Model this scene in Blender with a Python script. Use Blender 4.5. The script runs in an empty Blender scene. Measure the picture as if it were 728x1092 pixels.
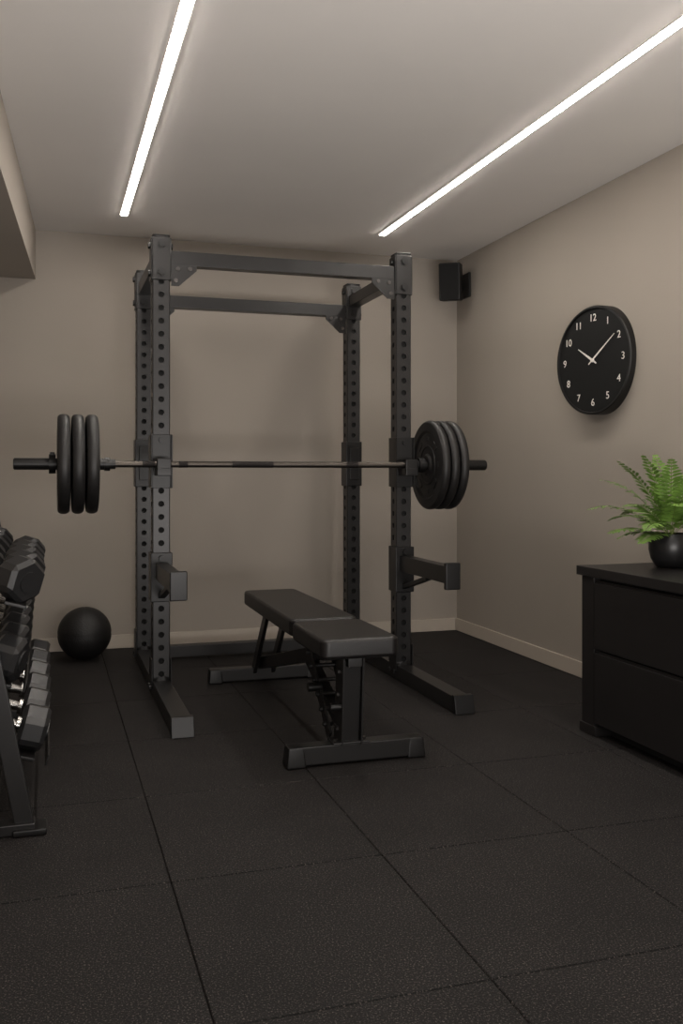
import bpy, bmesh, math, random
from mathutils import Vector, Matrix, Quaternion
random.seed(7)
scene = bpy.context.scene
COL = scene.collection
try:
    scene.view_settings.view_transform = 'Standard'
    scene.view_settings.look = 'None'
except Exception: pass

# ------------------------------------------------------------ materials
def srgb(r,g,b):
    f=lambda c:(c/12.92 if c<=0.04045 else ((c+0.055)/1.055)**2.4)
    return (f(r/255),f(g/255),f(b/255),1)
def make_mat(name, col, rough=0.5, metal=0.0, nscale=20, var=0.1, bump=0.0, bscale=None, spec=0.5, coat=0.0, rvar=0.0):
    m=bpy.data.materials.new(name); m.use_nodes=True
    nt=m.node_tree; b=nt.nodes['Principled BSDF']
    tc=nt.nodes.new('ShaderNodeTexCoord')
    n=nt.nodes.new('ShaderNodeTexNoise'); n.inputs['Scale'].default_value=nscale; n.inputs['Detail'].default_value=4
    nt.links.new(tc.outputs['Object'],n.inputs['Vector'])
    r=nt.nodes.new('ShaderNodeValToRGB')
    r.color_ramp.elements[0].position=0.3; r.color_ramp.elements[1].position=0.7
    r.color_ramp.elements[0].color=(col[0]*(1-var),col[1]*(1-var),col[2]*(1-var),1)
    r.color_ramp.elements[1].color=(col[0]*(1+var),col[1]*(1+var),col[2]*(1+var),1)
    nt.links.new(n.outputs['Fac'],r.inputs['Fac']); nt.links.new(r.outputs['Color'],b.inputs['Base Color'])
    b.inputs['Roughness'].default_value=rough; b.inputs['Metallic'].default_value=metal
    b.inputs['Specular IOR Level'].default_value=spec; b.inputs['Coat Weight'].default_value=coat
    if rvar>0:
        mr=nt.nodes.new('ShaderNodeMapRange'); mr.inputs['To Min'].default_value=rough-rvar; mr.inputs['To Max'].default_value=rough+rvar
        nt.links.new(n.outputs['Fac'],mr.inputs['Value']); nt.links.new(mr.outputs['Result'],b.inputs['Roughness'])
    if bump>0:
        n2=nt.nodes.new('ShaderNodeTexNoise'); n2.inputs['Scale'].default_value=bscale or 200; n2.inputs['Detail'].default_value=3
        nt.links.new(tc.outputs['Object'],n2.inputs['Vector'])
        bp=nt.nodes.new('ShaderNodeBump'); bp.inputs['Strength'].default_value=bump; bp.inputs['Distance'].default_value=0.002
        nt.links.new(n2.outputs['Fac'],bp.inputs['Height']); nt.links.new(bp.outputs['Normal'],b.inputs['Normal'])
    return m
WALL=make_mat('wall_paint',srgb(156,148,139),0.85,0,1.5,0.03,0.25,90,0.3)
CEIL=make_mat('ceiling_paint',srgb(222,218,214),0.9,0,1.5,0.02,0.1,90,0.3)
TRIM=make_mat('trim_paint',srgb(180,170,158),0.5,0,3,0.03)
STEEL=make_mat('powder_coated_steel',srgb(43,42,42),0.36,0.45,8,0.04,0.04,900,0.55)
STEELD=make_mat('dark_bracket_steel',srgb(24,23,23),0.38,0.3,10,0.05,0.04,900)
BLACK=make_mat('matte_black',srgb(7,7,7),0.9)
BOLT=make_mat('bolt_zinc',srgb(95,92,90),0.3,0.9,50,0.1)
BAR=make_mat('bar_steel',srgb(80,75,70),0.36,0.9,150,0.08,0.2,1500)
KNURL=make_mat('bar_knurl',srgb(44,41,40),0.5,0.8,400,0.3,0.6,1500)
RUBBER=make_mat('plate_rubber',srgb(26,25,25),0.48,0,40,0.08,0.1,300,0.5)
DRUB=make_mat('dumbbell_rubber',srgb(33,33,34),0.36,0.0,40,0.08,0.15,300,0.6)
CHROME=make_mat('handle_chrome',srgb(170,168,165),0.24,1.0,200,0.05)
LEATHER=make_mat('black_leather',srgb(21,19,19),0.40,0,30,0.1,0.3,350,0.5)
CAB=make_mat('cabinet_laminate',srgb(29,27,27),0.42,0,12,0.08,0.05,200,0.4)
POT=make_mat('ceramic_black',srgb(30,30,31),0.35,0,12,0.08)
SPK=make_mat('speaker_plastic',srgb(13,13,13),0.5)
CLKF=make_mat('clock_face',srgb(12,12,12),0.65,0,20,0.1,0,None,0.3)
WHITE=make_mat('clock_white',srgb(225,220,212),0.5,0,30,0.03)
BALL=make_mat('medicine_ball_rubber',srgb(18,17,17),0.55,0,60,0.15,0.8,120)
SOIL=make_mat('potting_soil',srgb(40,28,20),0.95,0,90,0.4,0.8,80)
LEAF=make_mat('fern_leaf',srgb(102,134,58),0.5,0,25,0.35)
STEM=make_mat('fern_stem',srgb(96,110,50),0.6)

def led_mat():
    m=bpy.data.materials.new('led_diffuser'); m.use_nodes=True
    b=m.node_tree.nodes['Principled BSDF']
    b.inputs['Base Color'].default_value=(0.9,0.88,0.85,1)
    b.inputs['Emission Color'].default_value=(1.0,0.93,0.85,1)
    b.inputs['Emission Strength'].default_value=52
    return m
LED=led_mat()

def floor_mat():
    m=bpy.data.materials.new('speckled_rubber_tile'); m.use_nodes=True
    nt=m.node_tree; b=nt.nodes['Principled BSDF']; N=nt.nodes.new; L=nt.links.new
    tc=N('ShaderNodeTexCoord')
    n1=N('ShaderNodeTexNoise'); n1.inputs['Scale'].default_value=240; n1.inputs['Detail'].default_value=2; n1.inputs['Roughness'].default_value=0.7
    L(tc.outputs['Object'],n1.inputs['Vector'])
    r1=N('ShaderNodeValToRGB')
    e=r1.color_ramp.elements; e[0].position=0.38; e[0].color=srgb(12,11,11); e[1].position=0.74; e[1].color=srgb(122,114,110)
    x=e.new(0.57); x.color=srgb(29,27,27)
    L(n1.outputs['Fac'],r1.inputs['Fac'])
    n2=N('ShaderNodeTexNoise'); n2.inputs['Scale'].default_value=3.5; n2.inputs['Detail'].default_value=5
    L(tc.outputs['Object'],n2.inputs['Vector'])
    r2=N('ShaderNodeValToRGB'); r2.color_ramp.elements[0].position=0.3; r2.color_ramp.elements[0].color=(0.75,0.75,0.75,1); r2.color_ramp.elements[1].position=0.7; r2.color_ramp.elements[1].color=(1.1,1.1,1.1,1)
    L(n2.outputs['Fac'],r2.inputs['Fac'])
    mx=N('ShaderNodeMix'); mx.data_type='RGBA'; mx.blend_type='MULTIPLY'; mx.inputs['Factor'].default_value=1
    L(r1.outputs['Color'],mx.inputs['A']); L(r2.outputs['Color'],mx.inputs['B']); L(mx.outputs['Result'],b.inputs['Base Color'])
    b.inputs['Roughness'].default_value=0.7; b.inputs['Specular IOR Level'].default_value=0.22
    bp=N('ShaderNodeBump'); bp.inputs['Strength'].default_value=0.6; bp.inputs['Distance'].default_value=0.002
    L(n1.outputs['Fac'],bp.inputs['Height']); L(bp.outputs['Normal'],b.inputs['Normal'])
    return m
FLOOR=floor_mat()

# ------------------------------------------------------------ helpers
def finish(bm,name,mat,parent=None,angle=35,recalc=True,wn=True):
    if recalc: bmesh.ops.recalc_face_normals(bm,faces=bm.faces)
    me=bpy.data.meshes.new(name); bm.to_mesh(me); bm.free()
    for p in me.polygons: p.use_smooth=True
    me.set_sharp_from_angle(angle=math.radians(angle))
    mats=mat if isinstance(mat,(list,tuple)) else [mat]
    for mm in mats: me.materials.append(mm)
    ob=bpy.data.objects.new(name,me); COL.objects.link(ob)
    if wn:
        m=ob.modifiers.new('wn','WEIGHTED_NORMAL'); m.keep_sharp=True; m.weight=100
    if parent is not None:
        ob.parent=parent; ob.matrix_parent_inverse=Matrix.Translation(-parent.location)
    return ob
def group(name,loc):
    e=bpy.data.objects.new(name,None); e.location=loc; e.empty_display_size=0.1; COL.objects.link(e); return e
def add_box(bm,c,s,rot=None,bevel=0.0,seg=2,taper=None,mi=0):
    r=bmesh.ops.create_cube(bm,size=1.0); vs=r['verts']
    for v in vs:
        v.co=Vector((v.co.x*s[0],v.co.y*s[1],v.co.z*s[2]))
        if taper and v.co.z>0: v.co.x*=taper[0]; v.co.y*=taper[1]
    M=Matrix.Translation(c)@(rot.to_4x4() if rot else Matrix.Identity(4))
    bmesh.ops.transform(bm,matrix=M,verts=vs)
    fs=set(f for v in vs for f in v.link_faces)
    for f in fs: f.material_index=mi
    if bevel>0:
        es=set(e for v in vs for e in v.link_edges)
        bmesh.ops.bevel(bm,geom=list(es),offset=bevel,segments=seg,profile=0.5,affect='EDGES')
def frame_of(d,up=Vector((0,0,1))):
    z=d.normalized()
    if abs(z.dot(up))>0.98: up=Vector((0,1,0))
    x=up.cross(z).normalized(); y=z.cross(x)
    return Matrix((x,y,z)).transposed()
def add_beam(bm,p1,p2,w,h,bevel=0.003,mi=0):
    p1=Vector(p1);p2=Vector(p2); d=p2-p1
    add_box(bm,(p1+p2)/2,(w,h,d.length),frame_of(d),bevel,2,None,mi)
def beam(name,p1,p2,w,h,mat,parent=None,bevel=0.003):
    bm=bmesh.new(); add_beam(bm,p1,p2,w,h,bevel); return finish(bm,name,mat,parent)
def box(name,c,s,mat,parent=None,rot=None,bevel=0.003,seg=2,taper=None):
    bm=bmesh.new(); add_box(bm,Vector(c),s,rot,bevel,seg,taper); return finish(bm,name,mat,parent)
def add_cyl(bm,p1,p2,r,seg=24,r2=None,mi=0):
    p1=Vector(p1);p2=Vector(p2); d=p2-p1
    M=Matrix.Translation((p1+p2)/2)@frame_of(d).to_4x4()
    rr=bmesh.ops.create_cone(bm,cap_ends=True,segments=seg,radius1=r,radius2=r if r2 is None else r2,depth=d.length,matrix=M)
    for f in set(f for v in rr['verts'] for f in v.link_faces): f.material_index=mi
def cyl(name,p1,p2,r,mat,parent=None,seg=24,r2=None):
    bm=bmesh.new(); add_cyl(bm,p1,p2,r,seg,r2); return finish(bm,name,mat,parent)
def add_lathe(bm,prof,origin,axis,seg=64,mi=0):
    M=Matrix.Translation(origin)@frame_of(Vector(axis)).to_4x4()
    rings=[]
    for (r,z) in prof:
        if r<1e-6: rings.append([bm.verts.new(M@Vector((0,0,z)))])
        else: rings.append([bm.verts.new(M@Vector((r*math.cos(2*math.pi*i/seg),r*math.sin(2*math.pi*i/seg),z))) for i in range(seg)])
    for a,b in zip(rings[:-1],rings[1:]):
        for i in range(seg):
            j=(i+1)%seg
            if len(a)==1 and len(b)==1: continue
            if len(a)==1: f=bm.faces.new((a[0],b[i],b[j]))
            elif len(b)==1: f=bm.faces.new((a[i],a[j],b[0]))
            else: f=bm.faces.new((a[i],a[j],b[j],b[i]))
            f.material_index=mi
def lathe(name,prof,origin,axis,mat,parent=None,seg=64,angle=35):
    bm=bmesh.new(); add_lathe(bm,prof,origin,axis,seg); return finish(bm,name,mat,parent,angle,wn=False)
def prism(name,pts,p0,ex,mat,parent=None,bevel=0.0):
    bm=bmesh.new()
    a=[bm.verts.new(Vector(p)+Vector(p0)) for p in pts]; b=[bm.verts.new(Vector(p)+Vector(p0)+Vector(ex)) for p in pts]
    bm.faces.new(a); bm.faces.new(b[::-1]); n=len(a)
    for i in range(n): bm.faces.new((a[i],a[(i+1)%n],b[(i+1)%n],b[i]))
    if bevel>0: bmesh.ops.bevel(bm,geom=list(bm.edges),offset=bevel,segments=2,profile=0.5,affect='EDGES')
    return finish(bm,name,mat,parent)

# ------------------------------------------------------------ room
H=2.36; XR=2.5; YB=5.5; XL=-0.75; YN=-1.6
box('wall_back',((XL+XR)/2,YB+0.05,H/2),(XR-XL+0.2,0.1,H),WALL,bevel=0)
box('wall_right',(XR+0.05,(YB+YN)/2,H/2),(0.1,YB-YN,H),WALL,bevel=0)
box('wall_left',(XL-0.05,(YB+YN)/2,H/2),(0.1,YB-YN,H),WALL,bevel=0)
box('ceiling',((XL+XR)/2,(YB+YN)/2+0.05,H+0.05),(XR-XL+0.2,YB-YN+0.1,0.1),CEIL,bevel=0)
bm=bmesh.new()
add_box(bm,Vector(((XL+XR)/2,(YB+YN)/2+0.05,-0.035)),(XR-XL+0.2,YB-YN+0.1,0.05),None,0)
xs=[XL]+[0.29+0.548*k for k in range(-1,5) if XL<0.29+0.548*k<XR]+[XR]
ys=[YN]+[1.68+0.635*k for k in range(-5,7) if YN<1.68+0.635*k<YB]+[YB]
g=0.0010
for i in range(len(xs)-1):
    for j in range(len(ys)-1):
        x0,x1,y0,y1=xs[i]+g,xs[i+1]-g,ys[j]+g,ys[j+1]-g
        if x1-x0<0.01 or y1-y0<0.01: continue
        add_box(bm,Vector(((x0+x1)/2,(y0+y1)/2,-0.006)),(x1-x0,y1-y0,0.012),None,0.0022,1)
finish(bm,'floor',FLOOR)
box('baseboard_back',((XL+XR)/2,YB-0.007,0.0405),(XR-XL-0.03,0.012,0.077),TRIM,bevel=0.003)
box('baseboard_right',(XR-0.007,(YB+YN)/2,0.0405),(0.012,YB-YN-0.001,0.077),TRIM,bevel=0.003)
box('baseboard_left',(XL+0.007,(YB+YN)/2,0.0405),(0.012,YB-YN-0.001,0.077),TRIM,bevel=0.003)
def sx(y): return -0.06+(y-5.5)*0.0497
prism('ceiling_soffit',[(XL+0.001,YB-0.001,0),(sx(YB),YB-0.001,0),(sx(YN),YN,0),(XL+0.001,YN,0)],(0,0,2.084),(0,0,H-2.084-0.0005),WALL)

# LED strips
def strip(y0,y1,x):
    g=group('led_ceiling_light',(x,(y0+y1)/2,H))
    box('diffuser',(x,(y0+y1)/2,H-0.0050),(0.032,y1-y0,0.008),LED,g,bevel=0.002)
    bm=bmesh.new()
    for s in (-1,1): add_box(bm,Vector((x+s*0.0195,(y0+y1)/2,H-0.0032)),(0.005,y1-y0+0.01,0.0054),None,0.001,1)
    for yy in (y0-0.003,y1+0.003): add_box(bm,Vector((x,yy,H-0.0035)),(0.036,0.004,0.006),None,0.001,1)
    finish(bm,'aluminium_profile',CEIL,g)
strip(0.3,5.03,0.385); strip(0.3,5.01,1.815)

# ------------------------------------------------------------ power rack
A=0.078; RX=(0.49,1.655); RYF,RYR=4.30,5.08; RH=2.075
rack=group('power_rack',((RX[0]+RX[1])/2,(RYF+RYR)/2,0))
def perforated_post(name,cx,cy,z0,z1,pitch,hr,parent):
    bm=bmesh.new(); b=0.004; a=A/2; n=int((z1-z0)/pitch); pitch=(z1-z0)/n
    for nx,ny in ((0,-1),(1,0),(0,1),(-1,0)):
        nrm=Vector((nx,ny,0)); t=Vector((-ny,nx,0)); C=Vector((cx,cy,0))
        w=a-b; h=pitch/2
        for k in range(n):
            zc=z0+(k+.5)*pitch; O=[];I=[];D=[]
            for i in range(16):
                th=2*math.pi*i/16; c,s=math.cos(th),math.sin(th); m=max(abs(c),abs(s))
                O.append(bm.verts.new(C+nrm*a+t*(c/m*w)+Vector((0,0,zc+s/m*h))))
                I.append(bm.verts.new(C+nrm*a+t*(c*hr)+Vector((0,0,zc+s*hr))))
                D.append(bm.verts.new(C+nrm*(a-0.009)+t*(c*hr)+Vector((0,0,zc+s*hr))))
            for i in range(16):
                j=(i+1)%16
                bm.faces.new((O[i],O[j],I[j],I[i])); bm.faces.new((I[i],I[j],D[j],D[i]))
        p=C+nrm*a+t*w; q=C+nrm*w+t*a
        bm.faces.new([bm.verts.new(p+Vector((0,0,z0))),bm.verts.new(q+Vector((0,0,z0))),bm.verts.new(q+Vector((0,0,z1))),bm.verts.new(p+Vector((0,0,z1)))])
    bmesh.ops.remove_doubles(bm,verts=bm.verts,dist=0.0002)
    add_box(bm,Vector((cx,cy,z1+0.003)),(A,A,0.006),None,0.002,1)
    add_box(bm,Vector((cx,cy,(z0+z1)/2)),(A-0.019,A-0.019,z1-z0-0.002),None,0,1,None,1)  # black core added so the holes read dark, in place of interior shade
    finish(bm,name,[STEEL,BLACK],parent,angle=30,recalc=False)
for ix,x in enumerate(RX):
    sd='left' if ix==0 else 'right'
    perforated_post('front_upright_'+sd,x,RYF,0.07,RH-0.006,0.0575,0.0135,rack)
    perforated_post('rear_upright_'+sd,x,RYR,0.07,RH-0.006,0.0575,0.0135,rack)
    box('base_runner_'+sd,(x,(3.6+5.13)/2,0.036),(0.078,5.13-3.6,0.068),STEEL,rack,bevel=0.004)
    prism('foot_cap_'+sd,[(-.043,3.60,0),(-.043,3.555,0),(-.043,3.572,0.076),(-.043,3.60,0.076)],(x,0,0.001),(.086,0,0),STEELD,rack,bevel=0.003)
    beam('top_side_beam_'+sd,(x,RYF+0.04,1.972),(x,RYR-0.04,1.972),0.062,0.062,STEEL,rack)
    bm=bmesh.new()
    for yy,s in ((RYF,-1),(RYR,-1)):
        add_box(bm,Vector((x,yy+s*(A/2+0.003),1.965)),(A+0.002,0.006,0.19),None,0.002,1)
    for yy in (RYF,RYR):
        for ss in (-1,1):
            add_box(bm,Vector((x+ss*(A/2+0.003),yy,1.965)),(0.006,A+0.002,0.19),None,0.002,1)
    finish(bm,'top_joint_plates_'+sd,STEEL,rack)
    bm=bmesh.new()
    for yy in (RYF,RYR):
        for z in (1.905,2.03):
            add_cyl(bm,(x,yy-A/2-0.006,z),(x,yy-A/2-0.016,z),0.016,6)
            add_cyl(bm,(x,yy-A/2-0.006,z),(x,yy-A/2-0.009,z),0.021,20)
            for ss in (-1,1):
                add_cyl(bm,(x+ss*(A/2+0.006),yy,z),(x+ss*(A/2+0.016),yy,z),0.015,6)
    finish(bm,'top_bolts_'+sd,STEELD,rack)
    s=1 if ix==0 else -1
    for yy,zz,nm in ((RYF,1.943,'front'),(RYR,1.888,'rear')):
        prism('gusset_%s_%s'%(nm,sd),[(0,0,0),(s*0.115,0,0),(s*0.115,0,-0.022),(s*0.035,0,-0.095),(0,0,-0.095)],(x+s*(A/2+0.006),yy-0.032,zz),(0,0.006,0),STEEL,rack)
        bm=bmesh.new()
        for dx,dz in ((0.02,-0.07),(0.03,-0.018),(0.085,-0.015)):
            add_cyl(bm,(x+s*(A/2+0.006+dx),yy-0.032,zz+dz),(x+s*(A/2+0.006+dx),yy-0.040,zz+dz),0.010,6)
        finish(bm,'gusset_bolts_%s_%s'%(nm,sd),BOLT,rack)
    prism('side_gusset_'+sd,[(0,0,0),(0,0.13,0),(0,0.13,-0.02),(0,0.03,-0.085),(0,0,-0.085)],(x-0.003,RYF+A/2+0.004,1.94),(0.006,0,0),STEEL,rack)
    bm=bmesh.new()
    for yy in (RYF,RYR):
        for ss in (-1,1):
            add_box(bm,Vector((x+ss*(A/2+0.003),yy,0.105)),(0.006,0.10,0.13),None,0.002,1)
            for dy in (-0.03,0.03): add_cyl(bm,(x+ss*(A/2+0.006),yy+dy,0.04),(x+ss*(A/2+0.014),yy+dy,0.04),0.010,6)
    finish(bm,'base_brackets_'+sd,STEEL,rack)
    bm=bmesh.new()
    for ss in (-1,1): add_box(bm,Vector((x+ss*(A/2+0.005),RYF-0.012,1.055)),(0.008,A+0.028,0.24),None,0.002,1)
    add_box(bm,Vector((x,RYF-A/2-0.006,1.12)),(A+0.018,0.010,0.11),None,0.002,1)
    add_box(bm,Vector((x,RYF-A/2-0.006,0.975)),(A+0.018,0.010,0.08),None,0.002,1)
    add_box(bm,Vector((x,4.205,1.008)),(A*0.8,0.115,0.036),None,0.004,2)
    add_box(bm,Vector((x,4.158,1.03)),(A*0.8,0.018,0.075),None,0.005,2)
    add_cyl(bm,(x,RYF-A/2-0.01,1.15),(x,RYF-A/2-0.022,1.15),0.013,16)
    finish(bm,'j_cup_'+sd,STEELD,rack)
    bm=bmesh.new()
    add_box(bm,Vector((x,RYR,1.055)),(A+0.016,A+0.016,0.25),None,0.004,2)
    add_box(bm,Vector((x,RYR-A/2-0.012,1.055)),(A*0.7,0.012,0.18),None,0.003,2)
    finish(bm,'rear_collar_'+sd,STEELD,rack)
    bm=bmesh.new()
    add_box(bm,Vector((x,RYF-0.006,0.535)),(A+0.018,A+0.024,0.22),None,0.004,2)
    add_box(bm,Vector((x,(RYF-0.05+3.70)/2,0.565)),(0.055,RYF-0.05-3.70,0.075),None,0.004,2)
    add_beam(bm,(x,RYF-0.05,0.45),(x,3.95,0.525),0.03,0.02)
    add_box(bm,Vector((x,3.69,0.56)),(0.068,0.028,0.115),None,0.005,2)
    add_cyl(bm,(x,RYF-A/2-0.015,0.62),(x,RYF-A/2-0.035,0.62),0.014,16)
    finish(bm,'spotter_arm_'+sd,STEELD,rack)
box('front_cross_beam',((RX[0]+RX[1])/2,RYF,1.975),(RX[1]-RX[0]-A-0.012,0.062,0.064),STEEL,rack)
box('rear_cross_beam',((RX[0]+RX[1])/2,RYR,1.92),(RX[1]-RX[0]-A-0.012,0.062,0.064),STEEL,rack)
box('rear_floor_beam',((RX[0]+RX[1])/2,RYR+0.01,0.045),(RX[1]-RX[0]-A-0.012,0.062,0.062),STEEL,rack)

# ------------------------------------------------------------ barbell
BY,BZ=4.205,1.041
bb=group('loaded_barbell',(0.964,BY,BZ))
bm=bmesh.new()
add_cyl(bm,(0.28,BY,BZ),(1.65,BY,BZ),0.0142,24)
finish(bm,'shaft',BAR,bb,wn=False)
bm=bmesh.new()
for a,b in ((0.40,0.455),(0.56,0.60),(0.80,0.99),(1.34,1.40)): add_cyl(bm,(a,BY,BZ),(b,BY,BZ),0.0148,24)
finish(bm,'knurling',KNURL,bb,wn=False)
bm=bmesh.new()
add_cyl(bm,(-0.132,BY,BZ),(0.24,BY,BZ),0.0255,32); add_cyl(bm,(-0.136,BY,BZ),(-0.131,BY,BZ),0.022,32)
add_cyl(bm,(0.238,BY,BZ),(0.262,BY,BZ),0.030,32); add_cyl(bm,(0.262,BY,BZ),(0.285,BY,BZ),0.022,32)
add_cyl(bm,(1.70,BY,BZ),(2.060,BY,BZ),0.0255,32); add_cyl(bm,(2.059,BY,BZ),(2.064,BY,BZ),0.022,32)
add_cyl(bm,(1.705,BY,BZ),(1.735,BY,BZ),0.036,32); add_cyl(bm,(1.64,BY,BZ),(1.71,BY,BZ),0.022,32)
finish(bm,'sleeves',STEELD,bb,wn=False)
bm=bmesh.new()
for c in (0.022,1.915):
    add_cyl(bm,(c-0.014,BY,BZ),(c+0.014,BY,BZ),0.042,32)
    add_box(bm,Vector((c,BY,BZ+0.044)),(0.02,0.03,0.014),None,0.003,2)
finish(bm,'collars',STEELD,bb)
def plate(name,x0,th,ax):
    R=0.215; h=th/2
    half=[(0.0262,h*0.95),(0.045,h*0.95),(0.050,h*0.80),(0.056,h*0.55),(0.085,h*0.50),(0.088,h*0.66),(0.094,h*0.66),(0.097,h*0.50),(0.155,h*0.50),(0.160,h*0.7),(0.166,h*0.92),(0.195,h*0.92),(0.205,h*0.86),(0.212,h*0.6),(R,h*0.25)]
    prof=half+[(r,-z) for r,z in half[::-1]]+[half[0]]
    bm=bmesh.new(); add_lathe(bm,prof,Vector((x0,BY,BZ)),(1,0,0),72)
    for s in (-1,1):
        for k in range(8):
            th_=2*math.pi*k/8; r=0.126
            c=Vector((x0+s*h*0.52,BY+r*math.cos(th_),BZ+r*math.sin(th_)))
            rot=Matrix.Rotation(th_,3,'X')
            add_box(bm,c,(h*0.22,0.022,0.05 if k%2 else 0.03),rot,0.002,1)
    finish(bm,name,RUBBER,bb,angle=30,wn=False)
for i in range(3):
    plate('bumper_plate_left_%d'%i,0.068+0.0585*i,0.056,1)
    plate('bumper_plate_right_%d'%i,1.768+0.0475*i,0.045,1)

# ------------------------------------------------------------ bench
bx=0.998
bench=group('weight_bench',(bx,3.7,0))
def pad(name,y0,y1,w,z0,z1,w2=None):
    w2=w2 or w
    bm=bmesh.new()
    pts=[(-w/2,y0),(w/2,y0),(w2/2,y1),(-w2/2,y1)]
    a=[bm.verts.new((bx+p[0],p[1],z0)) for p in pts]; b=[bm.verts.new((bx+p[0],p[1],z1)) for p in pts]
    bm.faces.new(a[::-1]); bm.faces.new(b)
    for i in range(4): bm.faces.new((a[i],a[(i+1)%4],b[(i+1)%4],b[i]))
    ve=[e for e in bm.edges if abs(e.verts[0].co.z-e.verts[1].co.z)>0.01]
    bmesh.ops.bevel(bm,geom=ve,offset=0.03,segments=5,profile=0.5,affect='EDGES')
    he=[e for e in bm.edges if abs(e.verts[0].co.z-e.verts[1].co.z)<0.001 and e.calc_face_angle(0)>1.0]
    bmesh.ops.bevel(bm,geom=he,offset=0.013,segments=4,profile=0.5,affect='EDGES')
    return finish(bm,name,LEATHER,bench,angle=50)
pad('seat_pad',2.955,3.368,0.275,0.385,0.452,0.272)
pad('back_pad',3.388,4.31,0.266,0.390,0.456,0.25)
box('seat_pad_board',(bx,3.17,0.383),(0.225,0.36,0.010),BLACK,bench)
box('back_pad_board',(bx,3.85,0.387),(0.215,0.86,0.010),BLACK,bench)
box('seat_rail',(bx,3.19,0.360),(0.05,0.34,0.036),STEEL,bench)
box('back_rail',(bx,3.80,0.364),(0.05,0.78,0.036),STEEL,bench)
def foot(name,y,x0,x1,sz):
    box(name,((x0+x1)/2,y,0.008+sz/2),(x1-x0-0.06,sz,sz),STEEL,bench,bevel=0.005)
    for s,xe in ((-1,x0),(1,x1)):
        box(name+('_cap_a' if s<0 else '_cap_b'),(xe-s*0.035,y,0.001+(sz+0.008)/2),(0.07,sz+0.012,sz+0.008),STEELD,bench,bevel=0.008,taper=(0.8,0.85))
foot('front_foot',3.10,0.77,1.275,0.064)
foot('rear_foot',4.45,0.73,1.28,0.06)
prism('front_upright_plate_a',[(0,3.055,0.069),(0,3.15,0.069),(0,3.115,0.375),(0,3.035,0.375)],(bx-0.038,0,0),(0.006,0,0),STEEL,bench)
prism('front_upright_plate_b',[(0,3.055,0.069),(0,3.15,0.069),(0,3.115,0.375),(0,3.035,0.375)],(bx+0.032,0,0),(0.006,0,0),STEEL,bench)
beam('front_upright_post',(bx,3.105,0.069),(bx,3.075,0.36),0.062,0.055,STEEL,bench)
box('front_base_plate',(bx,3.10,0.076),(0.13,0.085,0.008),STEEL,bench)
bm=bmesh.new()
for ss in (-1,1):
    for y,z in ((3.08,0.32),(3.09,0.24),(3.10,0.12),(3.125,0.12)):
        add_cyl(bm,(bx+ss*0.038,y,z),(bx+ss*0.046,y,z),0.009,6)
for dx in (-.05,.05): add_cyl(bm,(bx+dx,3.085,0.078),(bx+dx,3.085,0.088),0.009,6)
finish(bm,'bench_bolts',BOLT,bench)
bm=bmesh.new()
for ss in (-1,1):
    add_beam(bm,(bx+ss*0.045,3.17,0.07),(bx+ss*0.045,3.50,0.375),0.008,0.05,0.002)
for k in range(6):
    t=0.12+k*0.14; y=3.17+0.33*t; z=0.07+0.305*t
    add_cyl(bm,(bx-0.06,y,z),(bx+0.06,y,z),0.008,16)
finish(bm,'adjustment_ladder',STEEL,bench)
beam('main_spine',(bx,4.44,0.085),(bx,3.36,0.335),0.055,0.055,STEEL,bench)
beam('rear_leg_left',(bx-0.045,4.44,0.055),(bx-0.045,4.16,0.37),0.018,0.05,STEEL,bench)
beam('rear_leg_right',(bx+0.045,4.44,0.055),(bx+0.045,4.16,0.37),0.018,0.05,STEEL,bench)
beam('lower_stay',(bx,3.14,0.10),(bx,3.60,0.27),0.04,0.04,STEEL,bench)
cyl('pivot_pin',(bx-0.07,3.38,0.35),(bx+0.07,3.38,0.35),0.013,BOLT,bench)
cyl('pop_pin_knob',(bx-0.04,3.30,0.22),(bx-0.09,3.30,0.22),0.016,STEELD,bench)
cyl('seat_adjust_knob',(bx-0.035,3.07,0.20),(bx-0.075,3.07,0.20),0.014,STEELD,bench)

# ------------------------------------------------------------ medicine ball
ball_c=Vector((0.193,5.22,0.142))
bm=bmesh.new()
bmesh.ops.create_uvsphere(bm,u_segments=64,v_segments=40,radius=0.141,matrix=Matrix.Translation(ball_c))
for v in bm.verts:
    d=(v.co-ball_c).normalized()
    gmin=min(abs(d.x),abs(d.y),abs(d.z))
    if gmin<0.03: v.co=ball_c+d*(0.141-0.002)
finish(bm,'medicine_ball',BALL,angle=60,wn=False)

# ------------------------------------------------------------ dumbbell rack
dr=group('dumbbell_rack',(-0.3,3.4,0))
ylo,yhi=2.76,4.08
def lx(z): return -0.055-0.19*z
for nm,yy in (('near',ylo),('far',yhi)):
    beam('front_leg_'+nm,(lx(0.02),yy,0.02),(lx(0.84),yy,0.84),0.05,0.03,STEEL,dr)
    beam('rear_leg_'+nm,(-0.60,yy,0.02),(-0.30,yy,0.84),0.05,0.03,STEEL,dr)
    box('foot_bar_'+nm,(-0.34,yy,0.017),(0.62,0.06,0.032),STEEL,dr,bevel=0.005)
    box('foot_pad_'+nm,(-0.045,yy,0.010),(0.09,0.085,0.018),STEELD,dr,bevel=0.004)
    beam('top_tie_'+nm,(-0.33,yy,0.82),(-0.20,yy,0.82),0.03,0.03,STEEL,dr)
tilt=math.radians(16)
shelves=[(-0.145,0.225,0),(-0.205,0.435,-15),(-0.150,0.650,-48)]
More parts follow.
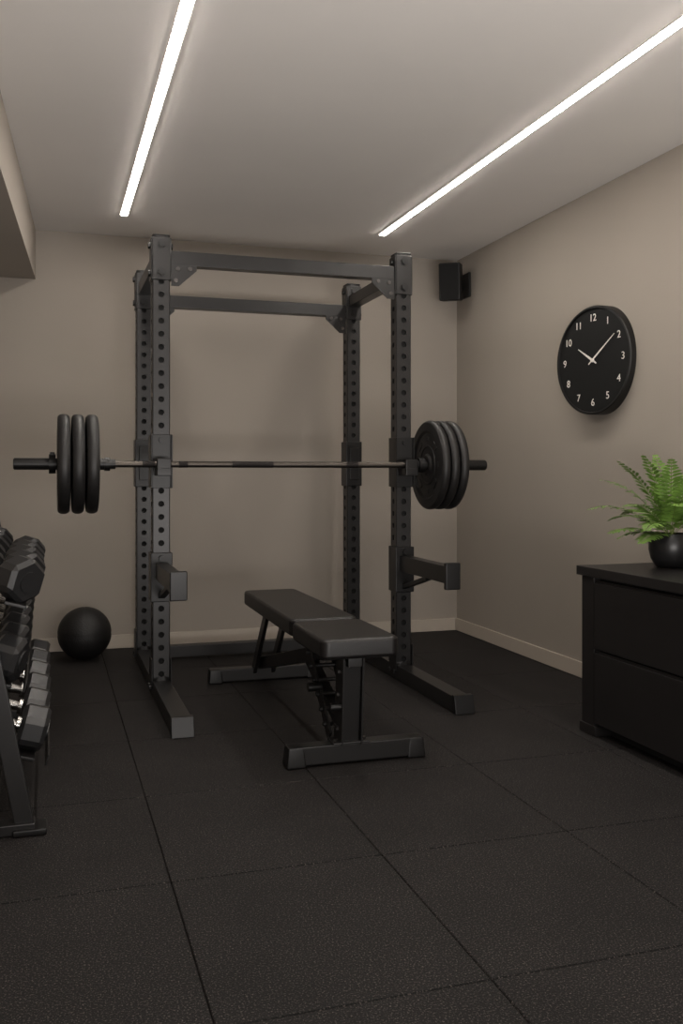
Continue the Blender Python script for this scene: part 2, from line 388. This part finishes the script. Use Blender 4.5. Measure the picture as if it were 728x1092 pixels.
def hexbell():
    bm=bmesh.new()
    for s in (-1,1):
        M=Matrix.Translation((s*0.092,0,0))@Matrix.Rotation(math.pi/2,4,'Y')
        r=bmesh.ops.create_cone(bm,cap_ends=True,segments=6,radius1=0.070,radius2=0.070,depth=0.076,matrix=M)
        es=set(e for v in r['verts'] for e in v.link_edges)
        bmesh.ops.bevel(bm,geom=list(es),offset=0.012,segments=1,profile=0.5,affect='EDGES')
        add_cyl(bm,(s*0.125,0,0),(s*0.134,0,0),0.030,24)
        add_cyl(bm,(s*0.044,0,0),(s*0.056,0,0),0.024,24,mi=1)
    add_lathe(bm,[(0.001,-0.055),(0.013,-0.055),(0.0145,-0.03),(0.0165,0),(0.0145,0.03),(0.013,0.055),(0.001,0.055)],Vector((0,0,0)),(1,0,0),20,1)
    bmesh.ops.recalc_face_normals(bm,faces=bm.faces)
    me=bpy.data.meshes.new('hex_dumbbell'); bm.to_mesh(me); bm.free()
    for p in me.polygons: p.use_smooth=True
    me.set_sharp_from_angle(angle=math.radians(25))
    me.materials.append(DRUB); me.materials.append(CHROME); return me
HB=hexbell()
hexh=0.070*math.cos(math.pi/6)
for si,(cx,cz,yaw) in enumerate(shelves):
    ct,st=math.cos(tilt),math.sin(tilt)
    ax=Vector((ct,0,-st)); up=Vector((st,0,ct)); C=Vector((cx,0,cz))
    rot=Matrix.Rotation(tilt,3,'Y')
    for s in (-1,1):
        p=C+ax*(s*(0.085 if si<2 else 0.068))
        box('shelf_rail_%d_%s'%(si,'a' if s<0 else 'b'),(p.x,(ylo+yhi)/2,p.z),(0.06,yhi-ylo-0.032,0.010),STEELD,dr,rot=rot,bevel=0.002)
    p=C+ax*0.150+up*0.006
    if si<2: box('shelf_lip_%d'%si,(p.x,(ylo+yhi)/2,p.z),(0.006,yhi-ylo-0.032,0.03),STEELD,dr,rot=rot,bevel=0.002)
    for k in range(6):
        y=ylo+0.105+k*0.225+(0.05 if si==2 else 0)
        if y>yhi-0.07: break
        o=bpy.data.objects.new('hex_dumbbell',HB); COL.objects.link(o)
        P=C+up*(0.0055+hexh)
        o.location=(P.x,y,P.z)
        R=Matrix.Rotation(tilt,4,'Y')@Matrix.Rotation(math.radians(yaw+random.uniform(-3,3)),4,'Z')@Matrix.Rotation(math.pi/6,4,'X')
        o.rotation_euler=R.to_euler()

# ------------------------------------------------------------ cabinet
cx0,cx1,cy0,cy1,ch=1.985,2.485,1.95,3.20,0.643
cab=group('drawer_cabinet',((cx0+cx1)/2,(cy0+cy1)/2,0))
box('top_slab',((cx0+cx1)/2-0.006,(cy0+cy1)/2,ch-0.018),(cx1-cx0+0.022,cy1-cy0+0.03,0.036),CAB,cab,bevel=0.003)
box('carcass',((cx0+cx1)/2+0.014,(cy0+cy1)/2,(0.045+ch-0.037)/2),(cx1-cx0-0.03,cy1-cy0-0.01,ch-0.037-0.045),BLACK,cab,bevel=0)
box('end_panel_far',((cx0+cx1)/2,cy1-0.04,(ch-0.037)/2),(cx1-cx0,0.085,ch-0.038),CAB,cab,bevel=0.003)
box('end_panel_near',((cx0+cx1)/2,cy0+0.04,(ch-0.037)/2),(cx1-cx0,0.085,ch-0.038),CAB,cab,bevel=0.003)
box('far_plinth_block',(cx0+0.04,cy1-0.045,0.02),(0.09,0.11,0.038),CAB,cab,bevel=0.003)
box('plinth',((cx0+cx1)/2+0.03,(cy0+cy1)/2,0.024),(cx1-cx0-0.07,cy1-cy0-0.2,0.046),BLACK,cab,bevel=0)
ym=2.22
for nm,a,b in (('a',ym+0.004,cy1-0.089),('b',cy0+0.087,ym-0.004)):
    for k,(z0,z1) in enumerate(((0.335,0.585),(0.052,0.318))):
        box('drawer_%s_%d'%(nm,k),(cx0+0.006,(a+b)/2,(z0+z1)/2),(0.02,b-a,z1-z0),CAB,cab,bevel=0.003)
        prism('drawer_lip_%s_%d'%(nm,k),[(0,0,0),(0.012,0,0),(0.003,0,0.010),(0,0,0.010)],(cx0+0.004,a,z1-0.001),(0,b-a,0),CAB,cab)

# ------------------------------------------------------------ plant
px_,py_,pz_=2.262,3.03,ch
plant=group('potted_fern',(px_,py_,pz_))
lathe('pot',[(0,0.001),(0.048,0.001),(0.056,0.006),(0.072,0.035),(0.080,0.07),(0.078,0.10),(0.071,0.126),(0.069,0.130),(0.066,0.130),(0.066,0.118),(0,0.118)],Vector((px_,py_,pz_)),(0,0,1),POT,plant)
lathe('soil',[(0,0.119),(0.0655,0.119),(0.0655,0.113)],Vector((px_,py_,pz_)),(0,0,1),SOIL,plant)
bm=bmesh.new()
base=Vector((px_,py_,pz_+0.117))
def frond(az,L,el,droop,roll=0):
    d=Vector((math.cos(az),math.sin(az),0)); up=Vector((0,0,1))
    off=d*random.uniform(0.0,0.025)
    P=[]; n=22; pos=base+off; e=el
    for i in range(n+1):
        P.append(pos.copy())
        dr_=d*math.cos(e)+up*math.sin(e)
        pos=pos+dr_*(L/n); e-=droop/n*(0.4+1.2*i/n)
    mx=max(p.x for p in P)
    if mx>2.44:
        k=(2.44-base.x)/(mx-base.x)
        for p in P: p.x=base.x+(p.x-base.x)*k
    side0=d.cross(up).normalized()
    for i in range(n):
        t=(P[i+1]-P[i]).normalized(); s=t.cross(up); s=s.normalized() if s.length>0.05 else side0
        u=s.cross(t).normalized(); r=0.0016*(1-0.6*i/n)
        a=[bm.verts.new(P[i]+v) for v in (s*r,u*r,-s*r)]; b=[bm.verts.new(P[i+1]+v) for v in (s*r,u*r,-s*r)]
        for q in range(3):
            f=bm.faces.new((a[q],a[(q+1)%3],b[(q+1)%3],b[q])); f.material_index=1
        tt=i/n
        if tt<0.16: continue
        l=0.060*math.sin(math.pi*(0.12+0.88*(tt-0.16)/0.84)**0.75)+0.010
        w=0.0066
        for sg in (-1,1):
            dd=(s*sg*0.86+t*0.5+u*random.uniform(-0.02,0.2)).normalized()
            wv=dd.cross(u).normalized()*w; l2=l*random.uniform(0.85,1.1)
            q0=P[i]; drp=-up*l2*0.18
            pts=[q0,q0+dd*l2*0.3+wv,q0+dd*l2*0.7+wv*0.75+drp*0.4,q0+dd*l2+drp,q0+dd*l2*0.7-wv*0.75+drp*0.4,q0+dd*l2*0.3-wv]
            m1=q0+dd*l2*0.3-u*0.0015; m2=q0+dd*l2*0.7+drp*0.4-u*0.0015
            V=[bm.verts.new(p) for p in pts]; M1=bm.verts.new(m1); M2=bm.verts.new(m2)
            bm.faces.new((V[0],V[1],M1)); bm.faces.new((V[1],V[2],M2,M1)); bm.faces.new((V[2],V[3],M2))
            bm.faces.new((V[0],M1,V[5])); bm.faces.new((M1,M2,V[4],V[5])); bm.faces.new((M2,V[3],V[4]))
R_=math.radians
specs=[(R_(160),0.33,0.80,1.3),(R_(178),0.26,0.35,0.8),(R_(140),0.35,1.10,1.1),(R_(195),0.30,0.90,1.3),
 (R_(215),0.27,0.6,1.3),(R_(240),0.30,1.0,1.5),(R_(270),0.30,0.7,1.3),
 (R_(320),0.30,0.9,1.4),(R_(350),0.31,1.2,0.9),(R_(30),0.33,1.25,0.9),
 (R_(95),0.30,0.8,1.5),(R_(120),0.28,0.7,1.4),(R_(172),0.37,1.20,0.75),(R_(235),0.34,1.35,0.7),
 (R_(300),0.36,1.4,0.7),(R_(80),0.35,1.4,0.6),(R_(150),0.20,0.30,1.0),(R_(205),0.22,0.25,0.9),(R_(185),0.34,1.42,0.6),(R_(255),0.35,1.15,0.9)]
for s_ in specs: frond(*s_)
finish(bm,'fern_fronds',[LEAF,STEM],plant,angle=60,recalc=False,wn=False)

# ------------------------------------------------------------ clock
TA=math.radians(9); cR=0.254; cy,cz=3.835,1.530
nrm=Vector((-math.cos(TA),-math.sin(TA),0)); lxv=Vector((math.sin(TA),-math.cos(TA),0)); lyv=Vector((0,0,1))
fc=Vector((XR-0.022-cR*math.sin(TA),cy,cz))
clk=group('wall_clock',fc)
def cp(x,y,z=0): return fc+lxv*x+lyv*y+nrm*z
bm=bmesh.new(); seg=96
def ring(fn): return [bm.verts.new(fn(2*math.pi*i/seg)) for i in range(seg)]
def pj(a):
    p=cp(cR*math.cos(a),cR*math.sin(a)); return Vector((XR-0.001,p.y,p.z))
R0=ring(pj)
R1=ring(lambda a:cp(cR*math.cos(a),cR*math.sin(a),0.004))
R2=ring(lambda a:cp((cR-.004)*math.cos(a),(cR-.004)*math.sin(a),0.008))
R3=ring(lambda a:cp((cR-.011)*math.cos(a),(cR-.011)*math.sin(a),0.008))
R4=ring(lambda a:cp((cR-.013)*math.cos(a),(cR-.013)*math.sin(a),0.0))
rr=[R0,R1,R2,R3,R4]
for a,b in zip(rr[:-1],rr[1:]):
    for i in range(seg): bm.faces.new((a[i],a[(i+1)%seg],b[(i+1)%seg],b[i]))
f=bm.faces.new(R4); f.material_index=1
bm.faces.new(R0[::-1])
finish(bm,'clock_case',[SPK,CLKF],clk,wn=False)
Rm=Matrix((lxv,lyv,nrm)).transposed().to_4x4()
def text_mesh(name,s,size,x,y,z,mat,parent):
    cu=bpy.data.curves.new(name+'_c','FONT'); cu.body=s; cu.size=size; cu.align_x='CENTER'; cu.align_y='CENTER'; cu.extrude=0.0006
    o=bpy.data.objects.new(name+'_t',cu); COL.objects.link(o)
    dg=bpy.context.evaluated_depsgraph_get()
    me=bpy.data.meshes.new_from_object(o.evaluated_get(dg))
    bpy.data.objects.remove(o,do_unlink=True)
    me.transform(Matrix.Translation(cp(x,y,z))@Rm)
    me.materials.clear(); me.materials.append(mat)
    ob=bpy.data.objects.new(name,me); COL.objects.link(ob)
    ob.parent=parent; ob.matrix_parent_inverse=Matrix.Translation(-parent.location)
for h in range(1,13):
    a=math.pi/2-h*math.pi/6
    text_mesh('numeral_%d'%h,str(h),0.048,0.198*math.cos(a),0.198*math.sin(a),0.002,WHITE,clk)
def hand(name,ang,L,w,z,tail=0.03):
    a=math.pi/2-math.radians(ang); d=(math.cos(a),math.sin(a)); n=(-d[1],d[0])
    pts=[(-d[0]*tail+n[0]*w*.6,-d[1]*tail+n[1]*w*.6),(-d[0]*tail-n[0]*w*.6,-d[1]*tail-n[1]*w*.6),(d[0]*L*.2-n[0]*w,d[1]*L*.2-n[1]*w),(d[0]*L-n[0]*w*.3,d[1]*L-n[1]*w*.3),(d[0]*L+n[0]*w*.3,d[1]*L+n[1]*w*.3),(d[0]*L*.2+n[0]*w,d[1]*L*.2+n[1]*w)]
    prism(name,[cp(p[0],p[1],z) for p in pts],(0,0,0),nrm*0.0012,WHITE,clk)
hand('hour_hand',302,0.115,0.0055,0.004); hand('minute_hand',54,0.182,0.0042,0.0065)
cyl('hand_hub',cp(0,0,0.002),cp(0,0,0.010),0.009,WHITE,clk)

# ------------------------------------------------------------ speaker
sp=group('wall_speaker',(2.38,5.28,2.17))
rot=Matrix.Rotation(math.radians(-32),3,'Z')@Matrix.Rotation(math.radians(8),3,'X')
sc=Vector((2.355,5.27,2.17))
box('speaker_cabinet',sc,(0.13,0.12,0.225),SPK,sp,rot=rot,bevel=0.010,seg=3)
gp=sc+rot@Vector((0,-0.063,0)); box('speaker_grille',gp,(0.112,0.008,0.205),BLACK,sp,rot=rot,bevel=0.003)
cyl('bracket_arm',sc+rot@Vector((0.0,0.05,0)),(2.44,5.40,2.17),0.012,SPK,sp)
cyl('bracket_arm_wall',(2.44,5.40,2.17),(2.49,5.41,2.17),0.014,SPK,sp)
box('bracket_plate',(2.492,5.36,2.17),(0.014,0.14,0.15),SPK,sp,bevel=0.003)

# ------------------------------------------------------------ added fill: world light through open room end + unseen area light behind camera
w=bpy.data.worlds.new('world'); scene.world=w; w.use_nodes=True
bg=w.node_tree.nodes['Background']; bg.inputs['Color'].default_value=(1.0,0.95,0.90,1); bg.inputs['Strength'].default_value=0.3
def area(name,loc,target,sx_,sy_,power,col,spread=180):
    l=bpy.data.lights.new(name,'AREA'); l.shape='RECTANGLE'; l.size=sx_; l.size_y=sy_; l.energy=power; l.color=col; l.spread=math.radians(spread)
    o=bpy.data.objects.new(name,l); COL.objects.link(o); o.location=loc
    o.rotation_euler=(Vector(target)-Vector(loc)).to_track_quat('-Z','Y').to_euler(); return o
area('ceiling_fill_light',(0.9,-0.5,0.55),(0.95,1.3,2.36),2.2,0.5,68,(1.0,0.95,0.91),130)  # unseen fill light, added low behind the camera to brighten the ceiling

# ------------------------------------------------------------ camera
cam=bpy.data.cameras.new('camera'); co=bpy.data.objects.new('camera',cam); COL.objects.link(co)
cam.sensor_fit='VERTICAL'; cam.sensor_height=36; cam.lens=36*1000/1092; cam.shift_y=-41/1092
co.location=(0,0,1.0); co.rotation_euler=(math.radians(90),0,-math.atan(0.314))
cam.clip_start=0.05
scene.camera=co
